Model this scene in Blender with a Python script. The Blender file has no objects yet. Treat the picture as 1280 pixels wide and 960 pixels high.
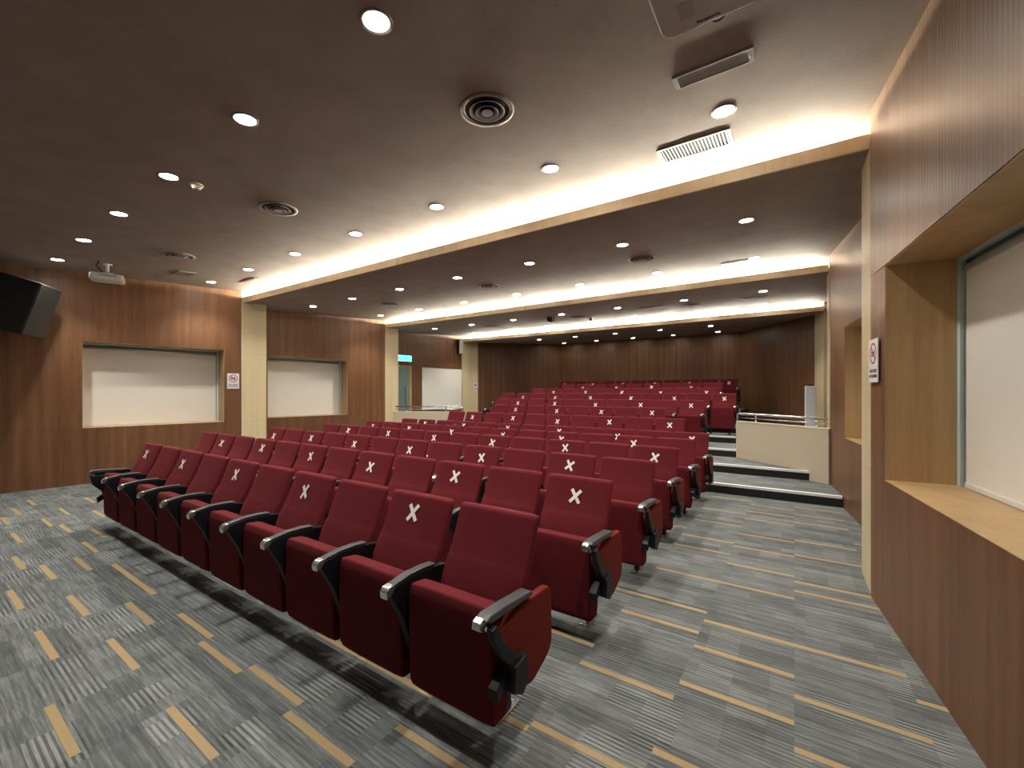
import bpy, bmesh, math, random
from mathutils import Vector, Matrix
random.seed(11)
PI = math.pi
scene = bpy.context.scene
COL = scene.collection

# ------------------------------------------------------------------ helpers
def tag(o, label=None, cat=None, group=None, kind=None):
    if label: o['label'] = label
    if cat: o['category'] = cat
    if group: o['group'] = group
    if kind: o['kind'] = kind
    return o

def empty(name, loc=(0, 0, 0), rz=0.0, label=None, cat=None, group=None):
    o = bpy.data.objects.new(name, None)
    o.empty_display_size = 0.1
    COL.objects.link(o)
    o.location = loc
    o.rotation_euler = (0, 0, rz)
    return tag(o, label, cat, group)

def obj(name, bm, mats, parent=None, loc=None, rot=None, smooth=False, bevel=0.0, segs=2):
    if not isinstance(mats, (list, tuple)): mats = [mats]
    me = bpy.data.meshes.new(name)
    bmesh.ops.recalc_face_normals(bm, faces=bm.faces[:])
    bm.to_mesh(me); bm.free()
    for m in mats: me.materials.append(m)
    o = bpy.data.objects.new(name, me)
    COL.objects.link(o)
    if parent: o.parent = parent
    if loc is not None: o.location = loc
    if rot is not None: o.rotation_euler = rot
    if smooth:
        for p in me.polygons: p.use_smooth = True
    if bevel > 0:
        b = o.modifiers.new('bevel', 'BEVEL'); b.width = bevel; b.segments = segs
        b.limit_method = 'ANGLE'; b.angle_limit = math.radians(35)
        w = o.modifiers.new('wn', 'WEIGHTED_NORMAL'); w.keep_sharp = True
        for p in me.polygons: p.use_smooth = True
    return o

def box(bm, x0, x1, y0, y1, z0, z1, mi=0, M=None):
    vs = [bm.verts.new((x, y, z)) for x in (x0, x1) for y in (y0, y1) for z in (z0, z1)]
    if M is not None:
        for v in vs: v.co = M @ v.co
    for f in ((0, 1, 3, 2), (4, 6, 7, 5), (0, 4, 5, 1), (2, 3, 7, 6), (0, 2, 6, 4), (1, 5, 7, 3)):
        fc = bm.faces.new([vs[i] for i in f]); fc.material_index = mi
    return vs

def prism(bm, poly, lo, hi, axis='z', mi=0):
    """extrude a 2D polygon; axis z: (x,y); axis x: (y,z); axis y: (x,z)."""
    def p3(a, b, t):
        return {'z': (a, b, t), 'x': (t, a, b), 'y': (a, t, b)}[axis]
    A = [bm.verts.new(p3(a, b, lo)) for a, b in poly]
    B = [bm.verts.new(p3(a, b, hi)) for a, b in poly]
    n = len(poly)
    for f in ([*A[::-1]], [*B]):
        fc = bm.faces.new(f); fc.material_index = mi
    for i in range(n):
        fc = bm.faces.new((A[i], A[(i + 1) % n], B[(i + 1) % n], B[i])); fc.material_index = mi

def cyl(bm, c, r, z0, z1, n=24, mi=0, r2=None):
    r2 = r if r2 is None else r2
    A = [bm.verts.new((c[0] + r * math.cos(2 * PI * i / n), c[1] + r * math.sin(2 * PI * i / n), z0)) for i in range(n)]
    B = [bm.verts.new((c[0] + r2 * math.cos(2 * PI * i / n), c[1] + r2 * math.sin(2 * PI * i / n), z1)) for i in range(n)]
    bm.faces.new(A[::-1]).material_index = mi
    bm.faces.new(B).material_index = mi
    for i in range(n):
        bm.faces.new((A[i], A[(i + 1) % n], B[(i + 1) % n], B[i])).material_index = mi

def lathe(bm, prof, n=32, mi=0):
    """closed ring profile list of (r,z) revolved round z."""
    rings = [[bm.verts.new((r * math.cos(2 * PI * i / n), r * math.sin(2 * PI * i / n), z)) for i in range(n)] for r, z in prof]
    m = len(prof)
    for k in range(m):
        a, b = rings[k], rings[(k + 1) % m]
        for i in range(n):
            bm.faces.new((a[i], a[(i + 1) % n], b[(i + 1) % n], b[i])).material_index = mi

def tube(bm, pts, r, n=10, mi=0):
    pts = [Vector(p) for p in pts]
    rings = []
    for i, p in enumerate(pts):
        d = (pts[min(i + 1, len(pts) - 1)] - pts[max(i - 1, 0)]).normalized()
        up = Vector((0, 0, 1)) if abs(d.z) < 0.9 else Vector((1, 0, 0))
        a = d.cross(up).normalized(); b = d.cross(a)
        rings.append([bm.verts.new(p + a * r * math.cos(2 * PI * k / n) + b * r * math.sin(2 * PI * k / n)) for k in range(n)])
    for i in range(len(rings) - 1):
        for k in range(n):
            bm.faces.new((rings[i][k], rings[i][(k + 1) % n], rings[i + 1][(k + 1) % n], rings[i + 1][k])).material_index = mi
    bm.faces.new(rings[0][::-1]).material_index = mi
    bm.faces.new(rings[-1]).material_index = mi

# ------------------------------------------------------------------ materials
class NT:
    def __init__(s, name):
        s.m = bpy.data.materials.new(name); s.m.use_nodes = True
        s.t = s.m.node_tree; s.t.nodes.clear()
        s.out = s.n('ShaderNodeOutputMaterial'); s.b = s.n('ShaderNodeBsdfPrincipled')
        s.l(s.b.outputs[0], s.out.inputs[0])
    def n(s, ty, **kw):
        nd = s.t.nodes.new(ty)
        for k, v in kw.items(): setattr(nd, k, v)
        return nd
    def l(s, a, b): s.t.links.new(a, b)
    def val(s, x, sock):
        if isinstance(x, (int, float)): sock.default_value = x
        else: s.l(x, sock)
    def math(s, op, a, b=0.0, c=None):
        nd = s.n('ShaderNodeMath', operation=op)
        s.val(a, nd.inputs[0]); s.val(b, nd.inputs[1])
        if c is not None: s.val(c, nd.inputs[2])
        return nd.outputs[0]
    def mix(s, f, a, b):
        nd = s.n('ShaderNodeMix', data_type='RGBA')
        s.val(f, nd.inputs[0])
        for v, k in ((a, 6), (b, 7)):
            if isinstance(v, tuple): nd.inputs[k].default_value = (*v, 1)
            else: s.l(v, nd.inputs[k])
        return nd.outputs[2]
    def ramp(s, f, stops):
        nd = s.n('ShaderNodeValToRGB'); s.l(f, nd.inputs[0])
        e = nd.color_ramp.elements
        while len(e) < len(stops): e.new(0.5)
        for k, (p, c) in enumerate(stops):
            e[k].position = p; e[k].color = (*c, 1) if len(c) == 3 else c
        return nd.outputs[0]
    def coord(s, scale=(1, 1, 1), kind='Object'):
        tc = s.n('ShaderNodeTexCoord'); mp = s.n('ShaderNodeMapping'); mp.inputs['Scale'].default_value = scale
        s.l(tc.outputs[kind], mp.inputs[0]); return mp.outputs[0]
    def noise(s, vec, scale, detail=3, rough=0.5):
        nd = s.n('ShaderNodeTexNoise'); s.l(vec, nd.inputs['Vector'])
        nd.inputs['Scale'].default_value = scale; nd.inputs['Detail'].default_value = detail
        nd.inputs['Roughness'].default_value = rough
        return nd.outputs['Fac']
    def sep(s, vec):
        nd = s.n('ShaderNodeSeparateXYZ'); s.l(vec, nd.inputs[0]); return nd.outputs
    def bump(s, h, strength=0.3, dist=0.01):
        nd = s.n('ShaderNodeBump'); nd.inputs['Strength'].default_value = strength; nd.inputs['Distance'].default_value = dist
        s.l(h, nd.inputs['Height']); s.l(nd.outputs[0], s.b.inputs['Normal'])
    def set(s, col=None, rough=0.5, metal=0.0, spec=0.5):
        if col is not None:
            if isinstance(col, tuple): s.b.inputs['Base Color'].default_value = (*col, 1)
            else: s.l(col, s.b.inputs['Base Color'])
        s.val(rough, s.b.inputs['Roughness']); s.b.inputs['Metallic'].default_value = metal
        s.b.inputs['Specular IOR Level'].default_value = spec
        return s.m

def plain(name, col, rough=0.5, metal=0.0, spec=0.5, var=0.06, sc=20):
    t = NT(name)
    v = t.noise(t.coord(), sc)
    c = t.mix(v, tuple(x * (1 - var) for x in col), tuple(min(1, x * (1 + var)) for x in col))
    return t.set(c, rough, metal, spec)

def glow(name, col, strength):
    t = NT(name); t.set((0.8, 0.8, 0.8))
    t.b.inputs['Emission Color'].default_value = (*col, 1)
    t.b.inputs['Emission Strength'].default_value = strength
    return t.m

def wood(name, dark, light, rough=0.35, seams=True, grooves=False, panel=1.22, spec=0.5, seam_z=(0.955, 2.455)):
    """vertical-grain laminate. object x runs along the wall, z is up."""
    t = NT(name)
    v = t.coord((1, 1, 1)); x, y, z = t.sep(v)
    pan = t.math('FLOOR', t.math('DIVIDE', x, panel))
    wn = t.n('ShaderNodeTexWhiteNoise', noise_dimensions='1D'); t.l(pan, wn.inputs['W'])
    # shift grain for each panel
    cmb = t.n('ShaderNodeCombineXYZ')
    t.l(t.math('ADD', x, t.math('MULTIPLY', wn.outputs[0], 9.0)), cmb.inputs[0]); t.l(y, cmb.inputs[1])
    t.l(t.math('MULTIPLY', z, 0.035), cmb.inputs[2])
    g1 = t.noise(cmb.outputs[0], 9, 4, 0.6)
    g2 = t.noise(cmb.outputs[0], 70, 5, 0.7)
    g3 = t.noise(cmb.outputs[0], 260, 2, 0.5)
    f = t.math('ADD', t.math('MULTIPLY', g1, 0.55), t.math('ADD', t.math('MULTIPLY', g2, 0.35), t.math('MULTIPLY', g3, 0.2)))
    c = t.ramp(f, [(0.36, dark), (0.74, light)])
    tone = t.math('MULTIPLY_ADD', wn.outputs[0], 0.22, 0.89)
    hs = t.n('ShaderNodeHueSaturation'); t.l(c, hs.inputs['Color']); t.l(tone, hs.inputs['Value'])
    c = hs.outputs[0]
    h = g2
    if seams:
        px = t.math('MODULO', t.math('ADD', x, 200 * panel), panel)
        s1 = t.math('LESS_THAN', px, 0.003)
        s2 = t.math('LESS_THAN', t.math('ABSOLUTE', t.math('SUBTRACT', z, seam_z[0])), 0.003)
        s3 = t.math('LESS_THAN', t.math('ABSOLUTE', t.math('SUBTRACT', z, seam_z[1])), 0.003)
        s = t.math('MAXIMUM', t.math('MULTIPLY', s1, 0.22), t.math('MULTIPLY', t.math('MAXIMUM', s2, s3), 0.4))
        c = t.mix(s, c, tuple(a * 0.3 for a in dark))
    if grooves:
        pg = t.math('MODULO', t.math('ADD', x, 360.0), 0.036)
        gr = t.math('LESS_THAN', pg, 0.0055)
        c = t.mix(t.math('MULTIPLY', gr, 0.85), c, tuple(a * 0.35 for a in dark))
    t.set(c, rough, 0, spec)
    t.bump(h, 0.08, 0.002)
    return t.m

M = {}
M['walnut'] = wood('walnut_laminate', (0.095, 0.040, 0.017), (0.250, 0.120, 0.056), 0.42, spec=0.35)
M['walnut_grooved'] = wood('grooved_walnut_panel', (0.115, 0.062, 0.032), (0.31, 0.19, 0.108), 0.40, grooves=True, spec=0.35)
M['oak'] = wood('oak_laminate', (0.36, 0.225, 0.100), (0.56, 0.380, 0.190), 0.4, seams=False)
M['beige'] = wood('beige_laminate', (0.64, 0.52, 0.30), (0.76, 0.64, 0.39), 0.4, seams=True, panel=50, seam_z=(0.955, 2.40))
M['fascia'] = wood('pale_fascia_laminate', (0.66, 0.53, 0.32), (0.80, 0.67, 0.44), 0.4, seams=False)
M['parapet'] = plain('cream_parapet_paint', (0.60, 0.50, 0.37), 0.5)
M['parapet_left'] = M['parapet']
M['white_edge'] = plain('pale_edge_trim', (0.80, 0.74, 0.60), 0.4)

# ceiling: mottled taupe board
t = NT('taupe_ceiling_board'); v = t.coord()
f = t.math('ADD', t.math('MULTIPLY', t.noise(v, 3.0, 4, 0.6), 0.6), t.math('MULTIPLY', t.noise(v, 90, 2, 0.6), 0.4))
jl = t.math('LESS_THAN', t.math('ABSOLUTE', t.math('SUBTRACT', t.sep(v)[1], 2.90)), 0.002)
f = t.math('SUBTRACT', f, t.math('MULTIPLY', jl, 0.18))
t.set(t.ramp(f, [(0.3, (0.245, 0.188, 0.155)), (0.7, (0.345, 0.272, 0.230))]), 0.75, 0, 0.3); t.bump(f, 0.2, 0.004)
M['ceiling'] = t.m

# carpet
TW = 0.517
t = NT('striped_grey_carpet'); v = t.coord(); x, y, z = t.sep(v)
ix = t.math('FLOOR', t.math('DIVIDE', x, TW))
def cell(t, a, b, seed):
    cb = t.n('ShaderNodeCombineXYZ'); t.l(a, cb.inputs[0]); t.l(b, cb.inputs[1]); cb.inputs[2].default_value = seed
    w = t.n('ShaderNodeTexWhiteNoise', noise_dimensions='3D'); t.l(cb.outputs[0], w.inputs['Vector']); return w.outputs['Value']
ix2 = t.math('FLOOR', t.math('DIVIDE', t.math('ADD', x, 0.11), TW / 3))
by = t.math('FLOOR', t.math('DIVIDE', y, 0.115))
b1 = cell(t, ix, by, 1.3); b2 = cell(t, ix2, by, 7.7)
ly = t.math('FLOOR', t.math('DIVIDE', y, 0.0125))
l1 = cell(t, ix, ly, 3.1); l2 = cell(t, ix2, ly, 5.9)
sc_ = t.n('ShaderNodeMapping'); sc_.inputs['Scale'].default_value = (5, 90, 1); t.l(v, sc_.inputs[0])
streak = t.noise(sc_.outputs[0], 1.0, 4, 0.65)
pile = t.noise(v, 420, 2, 0.6)
blotch = t.noise(v, 2.2, 3, 0.5)
b3 = cell(t, ix2, t.math('FLOOR', t.math('DIVIDE', y, 0.17)), 2.2)
rung = t.math('GREATER_THAN', t.math('MODULO', t.math('ADD', y, 24.0), 0.024), 0.011)
lad = t.math('GREATER_THAN', b3, 0.87)
lad2 = t.math('LESS_THAN', b3, 0.20)
base = t.math('ADD', t.math('MULTIPLY', b1, 0.08), t.math('ADD', t.math('MULTIPLY', b2, 0.07), t.math('ADD', t.math('MULTIPLY', streak, 0.52), t.math('MULTIPLY', blotch, 0.14))))
rl = t.math('SUBTRACT', rung, 0.5)
lines = t.math('ADD', t.math('MULTIPLY', t.math('SUBTRACT', l1, 0.5), 0.10), t.math('ADD', t.math('MULTIPLY', t.math('MULTIPLY', rl, lad), 0.20), t.math('MULTIPLY', t.math('MULTIPLY', rl, lad2), 0.09)))
f = t.math('ADD', t.math('ADD', base, lines), t.math('MULTIPLY', pile, 0.22))
c = t.ramp(f, [(0.24, (0.030, 0.030, 0.030)), (0.5, (0.122, 0.131, 0.131)), (0.76, (0.31, 0.325, 0.305))])
t.set(c, 0.95, 0, 0.15); t.bump(pile, 0.4, 0.004)
M['carpet'] = t.m
M['dash'] = plain('mustard_carpet_dash', (0.36, 0.262, 0.142), 0.95, 0, 0.1, var=0.25, sc=160)
M['riser'] = plain('black_riser', (0.012, 0.012, 0.013), 0.5)
M['nosing'] = plain('silver_nosing', (0.85, 0.85, 0.83), 0.4, 0.1)

# fabric
t = NT('maroon_fabric'); v = t.coord()
wv = t.noise(v, 700, 2, 0.6); lg = t.noise(v, 6, 3, 0.5)
c = t.mix(t.math('ADD', t.math('MULTIPLY', wv, 0.6), t.math('MULTIPLY', lg, 0.4)), (0.056, 0.0042, 0.0070), (0.165, 0.0135, 0.0185))
t.set(c, 0.9, 0, 0.2)
t.b.inputs['Sheen Weight'].default_value = 0.14; t.b.inputs['Sheen Roughness'].default_value = 0.4
t.b.inputs['Sheen Tint'].default_value = (0.9, 0.18, 0.18, 1)
t.bump(wv, 0.3, 0.001)
M['fabric'] = t.m
M['fabric_end'] = plain('rust_red_end_panel_fabric', (0.165, 0.016, 0.009), 0.85, 0, 0.2, var=0.2, sc=60)
M['seam'] = plain('dark_maroon_stitching', (0.030, 0.004, 0.005), 0.9, 0, 0.1)
M['black'] = plain('black_plastic', (0.0045, 0.005, 0.008), 0.5, 0, 0.35)
M['arm_grey'] = plain('grey_armrest_pad', (0.055, 0.055, 0.058), 0.42)
M['chrome'] = plain('chrome', (0.75, 0.75, 0.76), 0.22, 0.9)
M['steel'] = plain('brushed_steel', (0.62, 0.62, 0.62), 0.25, 1.0)
M['tape'] = plain('white_tape', (0.80, 0.76, 0.66), 0.6)
M['blind'] = plain('cream_blind_fabric', (0.82, 0.79, 0.71), 0.8, 0, 0.2, var=0.02, sc=3)
M['projector'] = plain('shaded_ivory_projector_shell', (0.48, 0.44, 0.40), 0.35)  # shade under the near projector is put into its shell colour
M['white'] = plain('white_plastic', (0.75, 0.74, 0.71), 0.45)
M['cool_white'] = plain('cool_white_enamel', (0.84, 0.88, 0.92), 0.4)
M['offwhite'] = plain('ivory_plastic', (0.70, 0.62, 0.48), 0.45)
M['grey_metal'] = plain('grey_painted_metal', (0.36, 0.35, 0.35), 0.5)
M['vent'] = plain('pale_bronze_vent', (0.27, 0.235, 0.20), 0.45, 0.2)
M['dark'] = plain('dark_void', (0.008, 0.008, 0.010), 0.7)
M['speaker'] = plain('black_speaker_shell', (0.010, 0.010, 0.013), 0.6)
M['speaker_side'] = plain('charcoal_speaker_side', (0.030, 0.034, 0.034), 0.55)
M['teal_frame'] = plain('teal_grey_frame', (0.30, 0.52, 0.56), 0.25, 0.1)
M['channel'] = plain('pale_teal_channel', (0.58, 0.72, 0.73), 0.3, 0.0)
M['alu'] = plain('aluminium_rail', (0.62, 0.66, 0.66), 0.35, 0.6)
M['sign'] = plain('white_sign_board', (0.82, 0.80, 0.80), 0.4)
M['red'] = plain('red_ink', (0.42, 0.02, 0.03), 0.5)
M['ink'] = plain('black_ink', (0.02, 0.02, 0.025), 0.5)
M['teal_ink'] = plain('dark_teal_ink', (0.0, 0.16, 0.18), 0.5)
t = NT('green_tinted_glass'); t.set((0.45, 0.66, 0.63), 0.08, 0, 0.6); t.b.inputs['Alpha'].default_value = 1
M['glass'] = t.m
M['doorglass'] = plain('green_frosted_door_glass', (0.17, 0.25, 0.22), 0.3, 0, 0.5)
M['lamp'] = glow('downlight_lens', (1.0, 0.96, 0.88), 60)
M['cove'] = glow('cove_tube_glow', (1.0, 0.94, 0.78), 1.0)
M['exit'] = glow('lit_exit_panel', (0.05, 0.80, 0.86), 1.6)

# ------------------------------------------------------------------ camera
CX, CY, CZ = 0.0, 0.0, 1.57
cam_d = bpy.data.cameras.new('camera'); cam = bpy.data.objects.new('camera', cam_d); COL.objects.link(cam)
cam.location = (CX, CY, CZ); cam.rotation_euler = (PI / 2, 0, math.radians(33.75))
cam_d.sensor_width = 36; cam_d.lens = 528 / 1280 * 36; cam_d.shift_y = 10.5 / 1280
cam_d.clip_start = 0.05; cam_d.clip_end = 100
scene.camera = cam

# ------------------------------------------------------------------ ceiling heights
YF = [4.31, 8.34, 12.30]           # fascias
ZB, ZT = 3.49, 3.60                # fascia bottom / top
FROT = [0.0, 0.0, 0.0]
def ceil_z(Y):
    """underside height of the ceiling in its bay at depth Y."""
    if Y < YF[0]: return 3.73 - 0.05 * (YF[0] - Y)
    if Y < YF[1]: return ZB + 0.055 * (Y - YF[0])
    if Y < YF[2]: return ZB + 0.055 * (Y - YF[1])
    return ZB + 0.043 * (Y - YF[2])
BACKY = 16.72
FRONTY = -5.0

# ------------------------------------------------------------------ walls
def Lx(Y): return -9.82 + 0.12 * (Y - 4.31)
def L2x(Y): return -10.11 + 0.12 * (Y - 8.34)
def L3x(Y): return -10.52 + 0.12 * (Y - 12.30)
def Rx(Y): return 0.49 - 0.108 * (Y - 4.24)
def R2x(Y): return 0.46 - 0.105 * (Y - 8.21)

def wall(name, p, q, hole=None, thick=0.5, top=3.95, m='walnut', upper=None, z0=0.0):
    """box wall from p to q; local x along the wall, +y outward; hole=(s0,s1,z0,z1)."""
    d = Vector((q[0] - p[0], q[1] - p[1])); L = d.length
    bm = bmesh.new()
    if hole:
        s0, s1, h0, h1 = hole
        box(bm, 0, s0, 0, thick, z0, top)
        box(bm, s1, L, 0, thick, z0, top)
        box(bm, s0, s1, 0, thick, z0, h0)
        box(bm, s0, s1, 0, thick, h1, top, mi=0)
    else:
        box(bm, 0, L, 0, thick, z0, top)
    if upper:
        # separate cladding board for the grooved band above the window-head line
        box(bm, 0, L, -0.004, 0.0, 2.458, top, mi=1)
    o = obj(name, bm, [M[m]] + ([M[upper]] if upper else []))
    o.location = (p[0], p[1], 0); o.rotation_euler = (0, 0, math.atan2(d.y, d.x))
    tag(o, kind='structure')
    return o

def along(p, q, pt):
    d = Vector((q[0] - p[0], q[1] - p[1])).normalized()
    return (Vector(pt) - Vector(p)).dot(d)

ZW0, ZW1 = 0.955, 2.455
wins = []
# left front wall
pL, qL = (Lx(FRONTY), FRONTY), (Lx(4.31), 4.31)
s0, s1 = along(pL, qL, (Lx(1.92), 1.92)), along(pL, qL, (Lx(3.98), 3.98))
wl1 = wall('wall_left', pL, qL, (s0, s1, ZW0, ZW1)); wins.append((wl1, s0, s1, 0.42))
# left second wall
pL2, qL2 = (L2x(4.80), 4.80), (L2x(8.34), 8.34)
s0, s1 = along(pL2, qL2, (L2x(5.16), 5.16)), along(pL2, qL2, (L2x(7.18), 7.18))
wl2 = wall('wall_left_middle', pL2, qL2, (s0, s1, ZW0, ZW1)); wins.append((wl2, s0, s1, 0.42))
# left third wall (door + window)
pL3, qL3 = (L3x(8.84), 8.84), (L3x(12.3), 12.3)
s0, s1 = along(pL3, qL3, (L3x(10.44), 10.44)), along(pL3, qL3, (L3x(12.27), 12.27))
wl3 = wall('wall_left_rear', pL3, qL3, (s0, s1, ZW0, ZW1)); wins.append((wl3, s0, s1, 0.02))
# right walls: travel back -> front so that +y points outward
pR, qR = (Rx(4.24), 4.24), (Rx(FRONTY), FRONTY)
s0, s1 = along(pR, qR, (Rx(3.90), 3.90)), along(pR, qR, (Rx(1.80), 1.80))
wr1 = wall('wall_right', pR, qR, (s0, s1, ZW0, ZW1), upper='walnut_grooved'); wins.append((wr1, s0, s1, 0.42))
pR2, qR2 = (R2x(8.21), 8.21), (R2x(4.80), 4.80)
s0, s1 = along(pR2, qR2, (R2x(7.22), 7.22)), along(pR2, qR2, (R2x(5.2), 5.2))
wr2 = wall('wall_right_middle', pR2, qR2, (s0, s1, ZW0, ZW1)); wins.append((wr2, s0, s1, 0.42))
wall('wall_right_rear', (0.86, 12.35), (1.05, 8.80), thick=0.3)
wall('wall_rear_right_diagonal', (-1.60, 16.76), (0.42, 13.05), thick=0.3)
wall('wall_rear', (-8.62, BACKY), (-1.56, BACKY), thick=0.3)
wall('wall_rear_left_diagonal', (-10.36, 13.10), (-8.62, BACKY + 0.02), thick=0.3)
wall('wall_front', (Rx(FRONTY), FRONTY), (Lx(FRONTY), FRONTY), thick=0.3)

# windows: oak lining, glass, frame
WIN_NAMES = ['window_1', 'window_2', 'window_3', 'window_4', 'window_5']
blind_labels = [
    'cream roller blind in the deep window beside the small white projector',
    'cream roller blind between the two beige pilasters behind the seats, left wall',
    'flat cream blind next to the glass door under the narrow column speaker',
    'large cream roller blind in the deep oak window close on the right',
    'cream roller blind in the narrow-looking recess beyond the right beige pilaster']
for k, (w, s0, s1, dep) in enumerate(wins):
    wn = WIN_NAMES[k]
    root = empty(wn, w.location, w.rotation_euler.z); tag(root, kind='structure')
    if dep > 0.1:
        bm = bmesh.new(); e = 0.004
        # splayed lining boards with the back a little narrower near the far jamb
        box(bm, s0, s0 + e, 0.001, dep, ZW0, ZW1)
        box(bm, s1 - e, s1, 0.001, dep, ZW0, ZW1)
        box(bm, s0 + e, s1 - e, 0.001, dep, ZW1 - e, ZW1)
        obj('window_reveal', bm, M['oak'], root)
        bm = bmesh.new(); box(bm, s0 + e, s1 - e, -0.003, dep, ZW0, ZW0 + e)
        obj('window_sill', bm, M['oak'], root)
    gy = dep + 0.0
    bm = bmesh.new(); fr = 0.045
    g0, g1 = gy, gy + 0.05
    box(bm, s0, s0 + fr, g0, g1, ZW0, ZW1); box(bm, s1 - fr, s1, g0, g1, ZW0, ZW1)
    box(bm, s0 + fr, s1 - fr, g0, g1, ZW0, ZW0 + fr); box(bm, s0 + fr, s1 - fr, g0, g1, ZW1 - fr, ZW1)
    obj('window_frame', bm, M['teal_frame'] if dep > 0.1 else M['alu'], root)
    bm = bmesh.new(); box(bm, s0 + fr, s1 - fr, g0 + 0.02, g0 + 0.03, ZW0 + fr, ZW1 - fr)
    obj('window_pane', bm, M['glass'], root)
    if dep > 0.1:
        bm = bmesh.new(); yy = dep - 0.055
        e0, e1 = (s1 - 0.04, s1 - 0.004) if k < 3 else (s0 + 0.004, s0 + 0.045)
        box(bm, e0, e1, yy, yy + 0.03, ZW0 + 0.004, ZW1 - 0.03)
        box(bm, s0 + 0.004, s1 - 0.004, yy, yy + 0.03, ZW1 - 0.03, ZW1 - 0.005)
        obj('blind_channel', bm, M['channel'], root)
    # roller blind
    br = empty('roller_blind', w.location, w.rotation_euler.z, blind_labels[k], 'blind', 'roller blinds over the windows')
    by_ = dep - 0.035 if dep > 0.1 else -0.022
    a0, a1 = s0, s1
    if dep > 0.1:
        a0, a1 = (s0 + 0.008, s1 - 0.05) if k < 3 else (s0 + 0.07, s1 - 0.008)
    z1 = ZW1 - (0.075 if dep > 0.1 else 0.0)
    z0 = ZW0 + 0.028
    if dep > 0.1:
        bm = bmesh.new()
        tube(bm, [(a0, by_ + 0.005, z1 - 0.01), (a1, by_ + 0.005, z1 - 0.01)], 0.022, 12); obj('headrail', bm, M['alu'], br, smooth=True)
    bm = bmesh.new(); n = 8
    for i in range(n):
        xa, xb = a0 + (a1 - a0) * i / n, a0 + (a1 - a0) * (i + 1) / n
        box(bm, xa, xb, by_, by_ + 0.002, z0, z1 - 0.02)
    bmesh.ops.remove_doubles(bm, verts=bm.verts, dist=1e-5)
    obj('blind_fabric', bm, M['blind'], br)
    bm = bmesh.new(); box(bm, a0, a1, by_ - 0.008, by_ + 0.01, z0 - 0.022, z0 + 0.012)
    obj('bottom_bar', bm, M['white'], br, bevel=0.003)

# pilasters (beige): footprint polygons
def pilaster(name, poly, m='beige'):
    cx = sum(p[0] for p in poly) / len(poly); cy = sum(p[1] for p in poly) / len(poly)
    # object x axis along the room-facing edge so the laminate seams run level
    bm = bmesh.new(); prism(bm, [(a - cx, b - cy) for a, b in poly], 0, 3.95)
    o = obj(name, bm, M[m]); o.location = (cx, cy, 0); tag(o, kind='structure'); return o
pilaster('wall_pilaster_left_front', [(-9.82, 4.312), (-9.80, 4.795), (-10.30, 4.795), (-10.30, 4.312)])
pilaster('wall_pilaster_left_middle', [(-10.11, 8.345), (-10.10, 8.835), (-10.70, 8.835), (-10.70, 8.345)])
pilaster('wall_pilaster_left_rear', [(-10.52, 12.305), (-10.45, 12.85), (-10.35, 13.08), (-11.0, 13.08), (-11.0, 12.305)])
pilaster('wall_pilaster_right_front', [(0.495, 4.242), (1.02, 4.242), (1.02, 4.795), (0.493, 4.795)])
pilaster('wall_pilaster_right_middle', [(0.465, 8.215), (1.10, 8.215), (1.10, 8.79), (0.455, 8.79)])
pilaster('wall_pilaster_right_rear', [(0.58, 12.355), (0.95, 12.355), (0.95, 13.04), (0.425, 13.04)])
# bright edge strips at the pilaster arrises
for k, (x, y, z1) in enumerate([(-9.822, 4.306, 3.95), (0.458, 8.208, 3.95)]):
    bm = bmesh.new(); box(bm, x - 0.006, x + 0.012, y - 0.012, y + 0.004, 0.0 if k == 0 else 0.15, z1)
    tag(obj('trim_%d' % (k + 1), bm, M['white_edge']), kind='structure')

# ------------------------------------------------------------------ ceilings & fascias
def ceil_bay(name, y0, y1, za, zb, xl, xr):
    bm = bmesh.new(); th = 0.05
    vs = [bm.verts.new((x, y, z)) for (x, y, z) in ((xl, y0, za), (xr, y0, za), (xr, y1, zb), (xl, y1, zb))]
    vt = [bm.verts.new(v.co + Vector((0, 0, th))) for v in vs]
    bm.faces.new(vs); bm.faces.new(vt[::-1])
    for i in range(4): bm.faces.new((vs[i], vs[(i + 1) % 4], vt[(i + 1) % 4], vt[i]))
    return tag(obj(name, bm, M['ceiling']), kind='structure')
EXT = 0.42
ceil_bay('ceiling', FRONTY, YF[0] + EXT, ceil_z(FRONTY), 3.73 + 0.05 * EXT, -11.3, 1.5)
ceil_bay('ceiling_second_bay', YF[0] + 0.02, YF[1] + EXT, ZB, ZB + 0.055 * (YF[1] + EXT - YF[0]), -11.0, 1.2)
ceil_bay('ceiling_third_bay', YF[1] + 0.02, YF[2] + EXT, ZB, ZB + 0.055 * (YF[2] + EXT - YF[1]), -11.4, 1.2)
ceil_bay('ceiling_rear_bay', YF[2] + 0.02, BACKY + 0.1, ZB, ceil_z(BACKY + 0.1), -11.2, 1.1)
fx = [(-9.86, 0.492), (-10.13, 0.455), (-10.54, 0.58)]
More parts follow.
